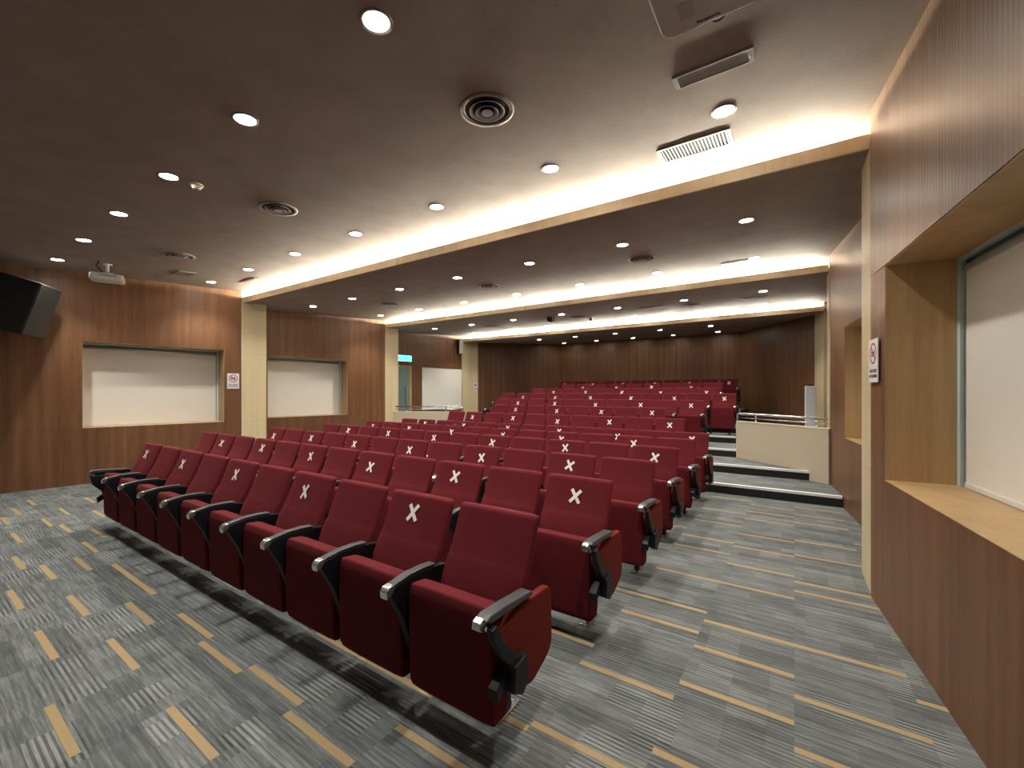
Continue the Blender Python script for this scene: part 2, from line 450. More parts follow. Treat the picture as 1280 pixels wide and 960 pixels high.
for k, Y in enumerate(YF):
    xl, xr = fx[k]
    bm = bmesh.new(); box(bm, 0, xr - xl, 0, 0.022, ZB - 0.004, ZT)
    o = obj('trim_%d' % (k + 3), bm, M['fascia']); o.location = (xl, Y, 0); tag(o, kind='structure')
    # back board of the cove
    bm = bmesh.new(); box(bm, xl - 0.1, xr + 0.1, Y + EXT, Y + EXT + 0.02, ZB + 0.03, 3.95)
    tag(obj('ceiling_cove_board', bm, M['white']), kind='structure')
    # fluorescent tubes lying in the trough, end to end
    n = 7; L = (xr - xl - 0.2) / n
    tz = ZB + 0.055 * 0.3 + 0.05
    for i in range(n):
        root = empty('cove_lamp', (xl + 0.1 + L * (i + 0.5), Y + 0.30, tz + 0.032), 0,
            'cove tube lamp hidden behind the pale ledge of the %s ceiling step' % ['first', 'second', 'third'][k], 'lamp',
            'hidden tube lamps behind the %s ledge' % ['first', 'second', 'third'][k])
        bm = bmesh.new(); tube(bm, [(-L / 2 + 0.04, 0, 0.012), (L / 2 - 0.04, 0, 0.012)], 0.014, 8)
        obj('tube', bm, M['cove'], root, smooth=True)
        bm = bmesh.new(); box(bm, -L / 2 + 0.02, L / 2 - 0.02, -0.02, 0.02, -0.03, -0.004)
        obj('batten', bm, M['white'], root)

# ------------------------------------------------------------------ floor with tiers
TIER = 0.147
STEPS = [7.29, 8.33, 9.36, 10.53, 11.43, 12.49, 14.02]
PARR = ((0.46, 8.10), (-0.93, 9.30))      # right parapet line
PARL = ((-9.74, 8.30), (-8.0, 9.30))
bm = bmesh.new()
box(bm, -11.4, 1.5, FRONTY, STEPS[0], -0.3, 0.0)
box(bm, -11.4, 1.5, STEPS[0], STEPS[1], -0.3, TIER)
# second tier carries on sideways behind the parapets as the landings
box(bm, -11.4, 1.5, STEPS[1], BACKY + 0.1, -0.3, 2 * TIER)
edges = STEPS[2:] + [BACKY + 0.1]
for i in range(len(edges) - 1):
    box(bm, -9.4 if i > 2 else -8.05, -0.93 if i < 3 else -1.32, edges[i], edges[i + 1], 2 * TIER, (3 + i) * TIER)
for f in bm.faces:
    f.normal_update()
for f in bm.faces:
    if abs(f.normal.z) < 0.5: f.material_index = 2
# mustard dashes woven into the carpet, on the tile grid
dashes = """-3.10,.47,1 -2.57,.80,1 -2.05,1.105,1 -4.13,.575,1 -3.59,.81,1 -5.16,.57,1 -4.66,.81,1 -4.13,1.025,1 -3.59,1.18,1
-3.08,1.12,1 -2.57,1.18,1 -6.21,.71,1 -5.67,.815,1 -5.67,1.03,1 -6.23,1.185,1 -5.19,1.185,2 -6.69,1.35,1 -7.26,1.19,1 -7.79,1.12,1
-7.20,.82,1 -8.4,1.35,1 -7.86,1.575,1 -2.56,1.59,2 -1.54,1.68,1 -1.03,1.72,1 -.50,1.885,1 -1.03,2.265,1 -.51,2.41,1 -.51,2.805,1
-.51,3.155,2 .01,2.625,1 .01,2.235,1 .52,2.93,1 -1.03,2.97,1 -1.54,3.275,2 -1.03,3.865,2 .01,4.02,1 .01,4.22,1 -1.54,2.455,1
-.51,4.33,1 -1.03,4.575,1 -.51,4.855,1 .01,4.91,1 -.51,5.31,1 -1.03,4.94,1 .01,5.39,1 -.51,5.985,1 .01,6.15,1 -.51,6.38,1 .01,6.53,1
-1.03,5.6,1 -1.03,6.2,1 -1.54,5.2,1 -1.54,1.35,1 -.51,1.42,1 .01,1.75,1 -8.9,1.0,1 -8.9,.6,1 -9.4,1.2,1 -7.9,.7,1 -8.4,.85,1 -9.4,.75,1 -8.9,1.7,1 -8.4,2.1,1 -6.7,.5,1 -3.6,.2,1 -4.6,.3,1 -7.2,.35,1
-1.03,.9,1 -2.05,.35,1 -1.54,.6,1 -.51,.7,1 .01,1.1,1 .52,2.2,1 .52,1.5,1 -9.4,2.4,1 -8.4,3.0,1 -8.9,3.5,1
.52,5.6,1 -1.54,6.6,1 -1.03,7.0,1 .01,6.95,1 -.51,6.75,1""".split()
def dash(x, y, z, n):
    i0 = round(x / TW)
    xa, xb = i0 * TW, (i0 + n) * TW
    v = [bm.verts.new(c) for c in ((xa, y - 0.019, z), (xb, y - 0.019, z), (xb, y + 0.019, z), (xa, y + 0.019, z))]
    bm.faces.new(v).material_index = 1
for d in dashes:
    a, b, n = d.split(','); dash(float(a), float(b), 0.0015, int(n))
rr = random.Random(4)
for i in range(-19, 0):            # between the rows
    for j in range(5):
        yy = 2.1 + 1.0 * j + rr.uniform(-0.35, 0.35)
        if i * TW > -8.7 and i * TW < -1.6 and rr.random() < 0.7: dash(i * TW, yy, 0.0015, 1)
for k, (ya, yb) in enumerate(zip(STEPS[:-1], STEPS[1:])):
    for i in (-3, -2, -1, 0):
        if i == 0 and k > 0: continue
        if rr.random() < 0.5: dash(i * TW, rr.uniform(ya + 0.15, yb - 0.1), TIER * (k + 1) + 0.0015, 1)
flo = obj('floor', bm, [M['carpet'], M['dash'], M['riser']])
tag(flo, kind='structure')
# step nosings
xr_step = [0.545, 0.285, -0.93, -0.93, -0.93, -1.32, -1.32]
for k, Y in enumerate(STEPS):
    bm = bmesh.new(); z = TIER * (k + 1)
    xl = -10.2 if k < 2 else -8.0
    box(bm, xl, xr_step[k], Y - 0.014, Y + 0.055, z - 0.030, z + 0.005, mi=0)
    box(bm, xl, xr_step[k], Y - 0.006, Y - 0.001, z - 0.147, z - 0.031, mi=1)
    tag(obj('trim_%d' % (k + 6), bm, [M['nosing'], M['riser']]), kind='structure')

# parapets
def parapet(name, p, q, z0a, z1, side):
    d = Vector((q[0] - p[0], q[1] - p[1])); L = d.length
    root = None
    bm = bmesh.new(); box(bm, 0, L, 0, 0.10, 0.10, z1 - 0.012)
    o = obj(name, bm, [M['parapet']]); o.location = (p[0], p[1], 0); o.rotation_euler = (0, 0, math.atan2(d.y, d.x))
    tag(o, kind='structure')
    bm = bmesh.new(); box(bm, -0.002, L + 0.002, -0.006, 0.106, z1 - 0.012, z1 + 0.004)
    box(bm, L - 0.0, L + 0.012, -0.006, 0.106, 0.15, z1) if side > 0 else box(bm, -0.012, 0, -0.006, 0.106, 0.15, z1)
    obj('parapet_cap', bm, M['white_edge'], o)
    return o, L
pr, LR = parapet('wall_parapet_right', (-0.93, 9.30), (0.44, 8.12), 0, 1.01, -1)
pl, LL = parapet('wall_parapet_left', (-9.74, 8.33), (-8.0, 9.30), 0, 1.01, 1)
# make the thickness extend away from the seats (to the landing side)

def handrail(host, L, label, flip, down):
    root = empty('handrail', host.location, host.rotation_euler.z, label, 'handrail')
    y = 0.05; zt = 1.155
    xs, xe = (0.0, L - 0.06) if not flip else (0.06, L)
    e = -0.05 if not flip else L + 0.05
    pts = []
    if not flip:
        pts = [(e, y, down), (e, y, zt - 0.04), (e + 0.012, y, zt - 0.012), (e + 0.04, y, zt), (xe, y, zt)]
    else:
        pts = [(xs, y, zt), (e - 0.04, y, zt), (e - 0.012, y, zt - 0.012), (e, y, zt - 0.04), (e, y, down)]
    bm = bmesh.new(); tube(bm, pts, 0.021, 12); obj('rail', bm, M['steel'], root, smooth=True)
    bm = bmesh.new(); tube(bm, [(xs + (0.06 if not flip else 0), y, zt - 0.075), (xe - (0 if not flip else 0.06), y, zt - 0.075)], 0.010, 8)
    obj('lower_rail', bm, M['steel'], root, smooth=True)
    for s in ((0.22, 0.87) if not flip else (0.2, 0.78)):
        bm = bmesh.new(); tube(bm, [(L * s, y, 1.0), (L * s, y, zt - 0.01)], 0.014, 10); obj('rail_post', bm, M['steel'], root, smooth=True)
    return root
handrail(pr, LR, 'polished steel handrail on the cream parapet at the right of the steps', False, 0.30)
handrail(pl, LL, 'polished steel handrail on the grey-cream parapet before the glass door', True, 0.30)

# ------------------------------------------------------------------ door in the left rear wall
dr = empty('door_1', (0, 0, 0)); tag(dr, kind='structure')
dr.location = wl3.location; dr.rotation_euler = wl3.rotation_euler
sd0, sd1 = along(pL3, qL3, (L3x(8.95), 8.95)), along(pL3, qL3, (L3x(9.97), 9.97))
zd0, zd1 = 2 * TIER, 2.47
bm = bmesh.new()
box(bm, sd0 - 0.02, sd0 + 0.03, -0.03, 0.0, zd0, zd1); box(bm, sd1 - 0.05, sd1 + 0.03, -0.03, 0.0, zd0, zd1)
box(bm, sd0 + 0.03, sd1 - 0.05, -0.03, 0.0, zd1 - 0.05, zd1)
obj('door_frame', bm, M['oak'], dr)
bm = bmesh.new(); box(bm, sd0 + 0.03, sd1 - 0.05, -0.022, 0.0, zd0, zd1 - 0.05); obj('door_glass', bm, M['doorglass'], dr)
bm = bmesh.new(); tube(bm, [(sd1 - 0.2, -0.022, 1.15), (sd1 - 0.2, -0.07, 1.15), (sd1 - 0.2, -0.07, 1.75), (sd1 - 0.2, -0.022, 1.75)], 0.014, 8)
obj('door_handle', bm, M['grey_metal'], dr, smooth=True)

# ------------------------------------------------------------------ text helper
def text_mesh(name, s, size, mat, parent, loc, rot, extrude=0.0008, bold=0.0, align='CENTER'):
    cu = bpy.data.curves.new(name, 'FONT'); cu.body = s; cu.size = size; cu.extrude = extrude; cu.offset = bold
    cu.align_x = align; cu.align_y = 'CENTER'
    tmp = bpy.data.objects.new(name, cu); COL.objects.link(tmp)
    dg = bpy.context.evaluated_depsgraph_get()
    me = bpy.data.meshes.new_from_object(tmp.evaluated_get(dg))
    bpy.data.objects.remove(tmp); bpy.data.curves.remove(cu)
    o = bpy.data.objects.new(name, me); COL.objects.link(o)
    me.materials.clear(); me.materials.append(mat)
    o.parent = parent; o.location = loc; o.rotation_euler = rot
    return o

# exit sign above the door
ex = empty('exit_sign', wl3.location, wl3.rotation_euler.z, 'small glowing turquoise exit sign above the green glass door', 'exit sign')
sx0, sx1 = sd1 - 0.86, sd1 + 0.00
bm = bmesh.new(); box(bm, sx0 - 0.012, sx1 + 0.012, -0.06, -0.004, 2.585, 2.815); obj('sign_housing', bm, M['dark'], ex, bevel=0.004)
bm = bmesh.new(); box(bm, sx0, sx1, -0.064, -0.058, 2.605, 2.80); obj('lit_panel', bm, M['exit'], ex)
text_mesh('lettering', 'KELUAR', 0.15, M['teal_ink'], ex, ((sx0 + sx1) / 2, -0.066, 2.70), (PI / 2, 0, 0), bold=0.002)

# ------------------------------------------------------------------ no-food signs
def nofood(loc, rz, label, w=0.22, h=0.32):
    r = empty('no_food_sign', loc, rz, label, 'sign', 'no food notices on the walls')
    bm = bmesh.new(); box(bm, -w / 2, w / 2, -0.006, 0.0, -h / 2, h / 2); obj('sign_board', bm, M['sign'], r)
    R = w * 0.36; cz = h * 0.17
    bm = bmesh.new(); lathe(bm, [(R, 0), (R, 0.0012), (R - 0.013, 0.0012), (R - 0.013, 0)], 40)
    bmesh.ops.rotate(bm, verts=bm.verts, matrix=Matrix.Rotation(PI / 2, 3, 'X'))
    Mx = Matrix.Rotation(math.radians(45), 4, 'Y')
    box(bm, -R + 0.006, R - 0.006, -0.0014, 0, -0.0055, 0.0055, M=Mx)
    obj('prohibition_ring', bm, M['red'], r, loc=(0, -0.006, cz))
    # pictogram: burger and cup
    bm = bmesh.new()
    prism(bm, [(-0.045, -0.002), (-0.040, 0.016), (-0.024, 0.022), (-0.008, 0.016), (-0.003, -0.002)], -0.0008, 0, 'y')
    prism(bm, [(-0.045, -0.008), (-0.003, -0.008), (-0.005, -0.022), (-0.043, -0.022)], -0.0008, 0, 'y')
    prism(bm, [(0.006, 0.018), (0.036, 0.018), (0.031, -0.028), (0.011, -0.028)], -0.0008, 0, 'y')
    prism(bm, [(0.018, 0.018), (0.022, 0.018), (0.032, 0.038), (0.028, 0.040)], -0.0008, 0, 'y')
    obj('food_pictogram', bm, M['ink'], r, loc=(0, -0.006, cz))
    text_mesh('lettering', 'NO FOOD', 0.034, M['ink'], r, (0, -0.0065, -h * 0.24), (PI / 2, 0, 0), bold=0.0008)
    text_mesh('lettering', 'IN THIS AREA', 0.030, M['ink'], r, (0, -0.0065, -h * 0.36), (PI / 2, 0, 0), bold=0.0008)
    return r
aL = wl1.rotation_euler.z; aR = wr1.rotation_euler.z
nofood((Rx(4.21 - 0.0) + 0.0, 4.10, 1.805), aR, 'white no food notice with red ring at the window edge near the right beige pilaster')
nofood((Lx(4.14) + 0.001, 4.14, 1.81), aL, 'white no food notice on walnut beside the first beige pilaster, left wall')
ang3 = math.atan2(0.23, 0.10)
nofood((-10.395, 12.97, 1.80), ang3, 'tiny white notice on the farthest beige pilaster near the rear rows', 0.16, 0.32)

# ------------------------------------------------------------------ speakers
sp = empty('wall_speaker', (-9.75, 1.08, 2.49), 0, 'large black loudspeaker tilted down, hung high on the left wall', 'speaker')
bm = bmesh.new()
prism(bm, [(-0.27, -0.25), (0.27, -0.25), (0.25, 0.25), (-0.25, 0.25)], 0, 0.80)
cab = obj('cabinet', bm, M['speaker'], sp, bevel=0.012)
bm = bmesh.new(); box(bm, -0.262, 0.262, -0.262, -0.251, 0.01, 0.79); gr = obj('grille', bm, M['speaker_side'], sp, bevel=0.004)
bm = bmesh.new(); cyl(bm, (0, 0.33), 0.03, 0.35, 0.55, 12); box(bm, -0.06, 0.06, 0.22, 0.36, 0.38, 0.52)
obj('wall_bracket', bm, M['black'], sp)
sp.rotation_euler = (math.radians(16), 0, math.radians(148))
cs = empty('column_speaker', (L3x(12.12) + 0.0, 12.12, 3.02), wl3.rotation_euler.z, 'slim column speaker on the wall above the flat cream blind', 'speaker')
bm = bmesh.new(); box(bm, -0.09, 0.09, -0.16, -0.0, 0, 0.52); obj('cabinet', bm, M['speaker_side'], cs, bevel=0.008)
bm = bmesh.new(); box(bm, -0.088, 0.088, -0.172, -0.161, 0.01, 0.51); obj('grille', bm, M['white'], cs, bevel=0.004)

# white slim appliance on the right landing
ap = empty('standing_cabinet', (0.30, 11.75, 2 * TIER), math.radians(3), 'tall slim white cabinet with black top behind the right parapet', 'cabinet')
bm = bmesh.new(); box(bm, -0.095, 0.095, -0.12, 0.12, 0.0, 1.42); obj('body', bm, M['cool_white'], ap, bevel=0.01)
bm = bmesh.new(); prism(bm, [(-0.05, 0), (0.05, 0), (0.04, 0.03), (-0.03, 0.045)], -0.06, 0.06, 'y'); obj('top_cap', bm, M['black'], ap, loc=(0, 0, 1.42))

# ------------------------------------------------------------------ ceiling fixtures
def on_ceiling(x, y, off=0.0):
    return (x, y, ceil_z(y) - off)
ORD = ['first', 'second', 'third', 'fourth', 'fifth', 'sixth', 'seventh', 'eighth', 'ninth', 'tenth', 'eleventh', 'twelfth']
LAMPN = 0
def downlight(proto, x, y, label, group):
    global LAMPN
    slope = 0.05
    if proto is None:
        r = empty('downlight', (0, 0, 0))
        bm = bmesh.new(); lathe(bm, [(0.088, 0.0), (0.086, -0.006), (0.070, -0.006), (0.068, 0.0)], 28); obj('trim_ring', bm, M['vent'], r, smooth=True)
        bm = bmesh.new(); cyl(bm, (0, 0), 0.068, -0.004, -0.001, 24); obj('lens', bm, M['lamp'], r)
    else:
        r = proto.copy(); COL.objects.link(r)
        for ch in proto.children:
            c = ch.copy(); c.parent = r; COL.objects.link(c)
    r.location = on_ceiling(x, y); r.rotation_euler = (slope, 0, 0)
    tag(r, label, 'downlight', group)
    ld = LDATA2 if y > 12.4 else LDATA
    lo = bpy.data.objects.new('downlight_beam', ld); COL.objects.link(lo)
    lo.location = (x, y, ceil_z(y) - 0.03)
    return r
LDATA = bpy.data.lights.new('downlight_spot', 'SPOT')
LDATA.energy = 62; LDATA.color = (1.0, 0.965, 0.885); LDATA.spot_size = math.radians(112); LDATA.spot_blend = 0.8; LDATA.shadow_soft_size = 0.045
LDATA2 = LDATA.copy(); LDATA2.energy = 8; LDATA2.spot_size = math.radians(84)
bay = ['front', 'second', 'third', 'rear']
rows = [
    (0, 'front', 1.50, [-1.89 - 1.485 * k for k in range(6)]),
    (0, 'rear', 3.53, [-0.44 - 1.478 * k for k in range(7)]),
    (1, 'front', 5.56, [-0.46 - 1.465 * k for k in range(7)]),
    (1, 'rear', 7.58, [-0.52 - 1.475 * k for k in range(7)]),
    (2, 'front', 9.66, [-0.51 - 1.475 * k for k in range(7)]),
    (2, 'rear', 11.72, [-0.60 - 1.475 * k for k in range(7)]),
    (3, 'front', 13.75, [-2.07 - 1.47 * k for k in range(5)]),
    (3, 'rear', 15.98, [-2.18 - 1.47 * k for k in range(5)]),
]
proto = None
for b, fr, Y, xs in rows:
    for k, x in enumerate(xs):
        lab = 'round ceiling downlight, %s from the right wall, %s line of the %s bay' % (ORD[k], fr, bay[b])
        r = downlight(proto, x, Y, lab, 'downlights in the %s ceiling bay' % bay[b])
        if proto is None: proto = r
# unseen lamps: one from the grid, then a row added as stage fill
for Y, xs in ((1.50, [-0.405]), (-2.6, [-1.2 - 2.95 * k for k in range(4)])):
    for k, x in enumerate(xs):
        downlight(proto, x, Y, 'unseen ceiling downlight over the stage end of the front ceiling bay', 'unseen downlights over the stage end')

# round air diffusers
def diffuser(proto, x, y, label):
    if proto is None:
        r = empty('air_diffuser')
        bm = bmesh.new(); lathe(bm, [(0.200, 0.0), (0.196, -0.012), (0.168, -0.010), (0.160, 0.0)], 40); obj('outer_ring', bm, M['vent'], r, smooth=True)
        bm = bmesh.new(); cyl(bm, (0, 0), 0.165, -0.002, 0.0, 40); obj('duct_opening', bm, M['dark'], r)
        for k, (ra, zz) in enumerate(((0.130, -0.014), (0.085, -0.022))):
            bm = bmesh.new(); lathe(bm, [(ra, zz), (ra - 0.032, zz + 0.020), (ra - 0.034, zz + 0.019), (ra - 0.004, zz - 0.004)], 40); obj('cone_ring', bm, M['grey_metal'], r, smooth=True)
        bm = bmesh.new(); cyl(bm, (0, 0), 0.042, -0.026, -0.020, 28); obj('centre_disc', bm, M['grey_metal'], r, smooth=False)
    else:
        r = proto.copy(); COL.objects.link(r)
        for ch in proto.children:
            c = ch.copy(); c.parent = r; COL.objects.link(c)
    r.location = on_ceiling(x, y); r.rotation_euler = (0.05, 0, 0)
    return tag(r, label, 'air vent', 'round ceiling air diffusers')
dp = None
for x, y, lab in ((-1.87, 2.47, 'large round ringed air diffuser nearest, in the middle of the front ceiling bay'),
    (-4.83, 2.49, 'round air diffuser in the front ceiling bay, beside the small smoke detector'),
    (-7.75, 2.52, 'round air diffuser of the front ceiling bay, farthest one by the small projector'),
    (-1.93, 6.45, 'round air diffuser, right one of the second ceiling bay'),
    (-4.87, 6.50, 'round air diffuser, middle one of the second ceiling bay'),
    (-7.75, 6.55, 'round air diffuser, left one of the second ceiling bay'),
    (-1.97, 10.42, 'round air diffuser, right one of the third ceiling bay'),
    (-4.86, 10.42, 'round air diffuser, middle one of the third ceiling bay'),
    (-7.80, 10.5, 'round air diffuser, left one of the third ceiling bay')):
    r = diffuser(dp, x, y, lab)
    if dp is None: dp = r

def grille(x0, x1, y0, y1, label, slats=20, name='return_air_grille'):
    cx, cy = (x0 + x1) / 2, (y0 + y1) / 2; hx, hy = (x1 - x0) / 2, (y1 - y0) / 2
    r = empty(name, on_ceiling(cx, cy), 0, label, 'air vent', 'rectangular ceiling grilles'); r.rotation_euler = (0.05, 0, 0)
    bm = bmesh.new(); e = 0.022
    box(bm, -hx, hx, -hy, -hy + e, -0.012, 0.0); box(bm, -hx, hx, hy - e, hy, -0.012, 0.0)
    box(bm, -hx, -hx + e, -hy + e, hy - e, -0.012, 0.0); box(bm, hx - e, hx, -hy + e, hy - e, -0.012, 0.0)
    obj('grille_frame', bm, M['vent'], r)
    bm = bmesh.new(); box(bm, -hx + e, hx - e, -hy + e, hy - e, -0.002, 0.0); obj('duct_opening', bm, M['dark'], r)
    bm = bmesh.new(); n = slats
    for i in range(n):
        xx = -hx + e + (2 * hx - 2 * e) * (i + 0.5) / n
        Mx = Matrix.Translation((xx, 0, -0.007)) @ Matrix.Rotation(math.radians(35), 4, 'Y')
        box(bm, -0.006, 0.006, -hy + e, hy - e, -0.0012, 0.0012, M=Mx)
    obj('slats', bm, M['vent'], r)
    return r
grille(-1.01, -0.43, 3.80, 4.08, 'rectangular slatted return air grille in the front ceiling bay, before the first glowing ledge')
grille(-1.00, -0.49, 7.62, 7.86, 'rectangular grille before the second glowing ledge near the right wall')
grille(-0.95, -0.45, 10.30, 10.50, 'slim grille in the third ceiling bay, nearer of two near the right wall')
grille(-1.15, -0.72, 11.78, 11.95, 'slim grille against the third glowing ledge near the right wall')
grille(-3.1, -2.5, 10.05, 10.11, 'narrow dark slot diffuser in the middle of the third ceiling bay', 6, 'slot_diffuser')
grille(-8.90, -8.35, 3.86, 3.93, 'narrow dark slot diffuser at the left end of the front ceiling bay', 6, 'slot_diffuser')
grille(-9.10, -8.75, 2.85, 3.10, 'small square grille at the far left of the front ceiling bay', 9)

# smoke detector
sd = empty('smoke_detector', on_ceiling(-4.86, 1.72), 0, 'small ivory smoke detector beside a front bay downlight', 'smoke detector')
bm = bmesh.new(); cyl(bm, (0, 0), 0.055, -0.014, 0, 24, r2=0.06); obj('base', bm, M['offwhite'], sd, smooth=False)
bm = bmesh.new(); cyl(bm, (0, 0), 0.030, -0.045, -0.016, 24, r2=0.045); obj('sensor_head', bm, M['offwhite'], sd)
bm = bmesh.new(); cyl(bm, (0, 0), 0.008, -0.052, -0.044, 10); obj('lens', bm, M['ink'], sd)
# second sensor and dome camera in the third bay
sd = empty('smoke_detector', on_ceiling(-4.65, 10.85), 0, 'tiny dark sensor in the third ceiling bay next to the middle diffuser', 'smoke detector')
bm = bmesh.new(); cyl(bm, (0, 0), 0.06, -0.03, 0, 16); obj('base', bm, M['grey_metal'], sd)
bm = bmesh.new(); cyl(bm, (0, 0), 0.035, -0.09, -0.03, 16); obj('sensor_head', bm, M['black'], sd)
cc = empty('security_camera', on_ceiling(-5.36, 9.85), 0, 'small black boxy ceiling camera in the third ceiling bay', 'camera')
bm = bmesh.new(); prism(bm, [(-0.10, -0.012), (0.10, -0.012), (0.07, -0.125), (-0.06, -0.125)], -0.05, 0.05, 'y'); obj('housing', bm, M['black'], cc, bevel=0.006)
bm = bmesh.new(); box(bm, -0.13, 0.13, -0.07, 0.07, -0.012, 0.0); obj('mounting_plate', bm, M['vent'], cc)
bm = bmesh.new(); cyl(bm, (0, 0), 0.025, -0.145, -0.122, 16); obj('lens', bm, M['ink'], cc)

# surface light fitting / recessed box beside the near projector
bx = empty('recessed_lift_panel', on_ceiling(-0.44, 2.98), 0.0, 'long grey metal ceiling box with recessed panel behind the near projector', 'ceiling panel')
bx.rotation_euler = (0.05, 0, 0)
bm = bmesh.new(); hx, hy, d = 0.235, 0.066, 0.018
box(bm, -hx, hx, -hy, -hy + 0.008, -d, 0); box(bm, -hx, hx, hy - 0.008, hy, -d, 0)
box(bm, -hx, -hx + 0.03, -hy + 0.008, hy - 0.008, -d, 0); box(bm, hx - 0.03, hx, -hy + 0.008, hy - 0.008, -d, 0)
obj('housing', bm, M['grey_metal'], bx)
bm = bmesh.new(); box(bm, -hx + 0.03, hx - 0.03, -hy + 0.008, hy - 0.008, -0.010, -0.004); obj('inner_panel', bm, M['grey_metal'], bx)
bm = bmesh.new(); cyl(bm, (hx - 0.015, 0.01), 0.006, -d - 0.002, -d + 0.001, 12); obj('screw', bm, M['ink'], bx)

# ------------------------------------------------------------------ projectors
def rounded_rect(hx, hy, r, n=8):
    out = []
    for cx, cy, a0 in ((hx - r, hy - r, 0), (-hx + r, hy - r, 90), (-hx + r, -hy + r, 180), (hx - r, -hy + r, 270)):
        for i in range(n + 1):
            a = math.radians(a0 + 90 * i / n); out.append((cx + r * math.cos(a), cy + r * math.sin(a)))
    return out
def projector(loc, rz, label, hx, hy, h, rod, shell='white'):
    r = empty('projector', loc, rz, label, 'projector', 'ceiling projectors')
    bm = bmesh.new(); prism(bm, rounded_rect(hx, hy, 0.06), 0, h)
    obj('body', bm, M[shell], r, bevel=0.012, segs=3)
    bm = bmesh.new(); prism(bm, rounded_rect(hx + 0.004, hy + 0.004, 0.062), 0.014, h * 0.55)
    obj('painted_lit_rim', bm, M['white'], r, bevel=0.004)  # white band added to paint the bright lit rim of the near projector
    # lens at the side facing the stage (-y)
    bm = bmesh.new(); cyl(bm, (0, 0), 0.045, 0, 0.035, 24); cyl(bm, (0, 0), 0.032, 0.035, 0.04, 24, mi=1)
    o = obj('lens', bm, [M['black'], M['chrome']], r, loc=(hx * 0.25, -hy + 0.005, h * 0.5), rot=(PI / 2, 0, 0))
    bm = bmesh.new()
    for i in range(9):
        box(bm, -hx - 0.002, -hx + 0.002, -hy * 0.5 + i * 0.02, -hy * 0.5 + i * 0.02 + 0.01, h * 0.25, h * 0.75)
    obj('side_vent', bm, M['grey_metal'], r)
    bm = bmesh.new(); box(bm, -hx * 0.6, hx * 0.45, hy - 0.002, hy + 0.002, h * 0.3, h * 0.75); obj('rear_panel', bm, M['grey_metal'], r)
    bm = bmesh.new(); box(bm, -0.08, 0.08, -0.08, 0.08, h + 0.01, h + 0.03)
    tube(bm, [(0, 0, h + 0.02), (0, 0, rod)], 0.022, 12); cyl(bm, (0, 0), 0.06, rod - 0.012, rod, 20)
    for a, b in ((-1, -1), (1, -1), (1, 1), (-1, 1)):
        tube(bm, [(0, 0, h + 0.05), (a * hx * 0.55, b * hy * 0.6, h - 0.003)], 0.008, 6)
    obj('ceiling_mount', bm, M['white'], r)
    return r
PZ = 3.30
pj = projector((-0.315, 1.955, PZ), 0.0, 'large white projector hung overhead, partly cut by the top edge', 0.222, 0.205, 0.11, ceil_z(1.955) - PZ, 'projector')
text_mesh('lettering', 'Panasonic', 0.025, M['ink'], pj, (-0.015, 0.168, -0.0012), (PI, 0, 0), bold=0.0006)
bm = bmesh.new(); box(bm, -0.125, -0.06, 0.03, 0.12, -0.002, 0.0); obj('lamp_cover', bm, M['grey_metal'], pj)
bm = bmesh.new(); tube(bm, [(0.02 + 0.03 * math.cos(a), 0.203 + 0.035 * math.sin(a), 0.02) for a in [PI * i / 10 for i in range(11)]], 0.005, 8)
obj('cable_loop', bm, M['ink'], pj, smooth=True)
pz2 = 3.34
pj2 = projector((-9.12, 2.02, pz2), math.radians(-108), 'small white projector hanging from the ceiling beside the left loudspeaker', 0.20, 0.16, 0.10, ceil_z(2.02) - pz2)
bm = bmesh.new(); tube(bm, [(0.05, 0.1, 0.12), (0.11, 0.16, 0.2), (0.06, 0.2, 0.3), (0, 0.05, 0.33)], 0.012, 8); obj('cable_loop', bm, M['ink'], pj2, smooth=True)

# ------------------------------------------------------------------ chairs
PITCH = 0.56
def curved_pad(bm, prof_front, th, x0, x1, nx=6, bulge=0.012, r=0.02):
    """prof_front: list of (y,z) up the front face. pad of thickness th behind it, gently dished across its width."""
    n = len(prof_front)
    rows_f, rows_b = [], []
    for k, (y, z) in enumerate(prof_front):
        a = prof_front[max(k - 1, 0)]; b = prof_front[min(k + 1, n - 1)]
        t_ = Vector((b[0] - a[0], b[1] - a[1])).normalized(); nrm = Vector((t_.y, -t_.x))   # points to +y (behind)
        rf, rb = [], []
        for i in range(nx + 1):
            u = i / nx * 2 - 1; x = x0 + (x1 - x0) * i / nx
            edge = 0.020 * abs(u) ** 6
            yf = y + edge * nrm.x + bulge * (1 - u * u) * 0.4; zf = z + edge * nrm.y
            rf.append(bm.verts.new((x, yf, zf)))
            zb = z + th * nrm.y
            if k == n - 1: zb = z + 0.001
            rb.append(bm.verts.new((x, y + (th - edge * 0.6) * nrm.x, zb)))
        rows_f.append(rf); rows_b.append(rb)
    for k in range(n - 1):
        for i in range(nx):
            bm.faces.new((rows_f[k][i], rows_f[k][i + 1], rows_f[k + 1][i + 1], rows_f[k + 1][i]))
            bm.faces.new((rows_b[k][i + 1], rows_b[k][i], rows_b[k + 1][i], rows_b[k + 1][i + 1]))
        bm.faces.new((rows_f[k][0], rows_f[k + 1][0], rows_b[k + 1][0], rows_b[k][0]))
        bm.faces.new((rows_f[k + 1][nx], rows_f[k][nx], rows_b[k][nx], rows_b[k + 1][nx]))
    for rf, rb in ((rows_f[0], rows_b[0]), (rows_f[-1], rows_b[-1])):
        for i in range(nx): bm.faces.new((rf[i], rf[i + 1], rb[i + 1], rb[i]))

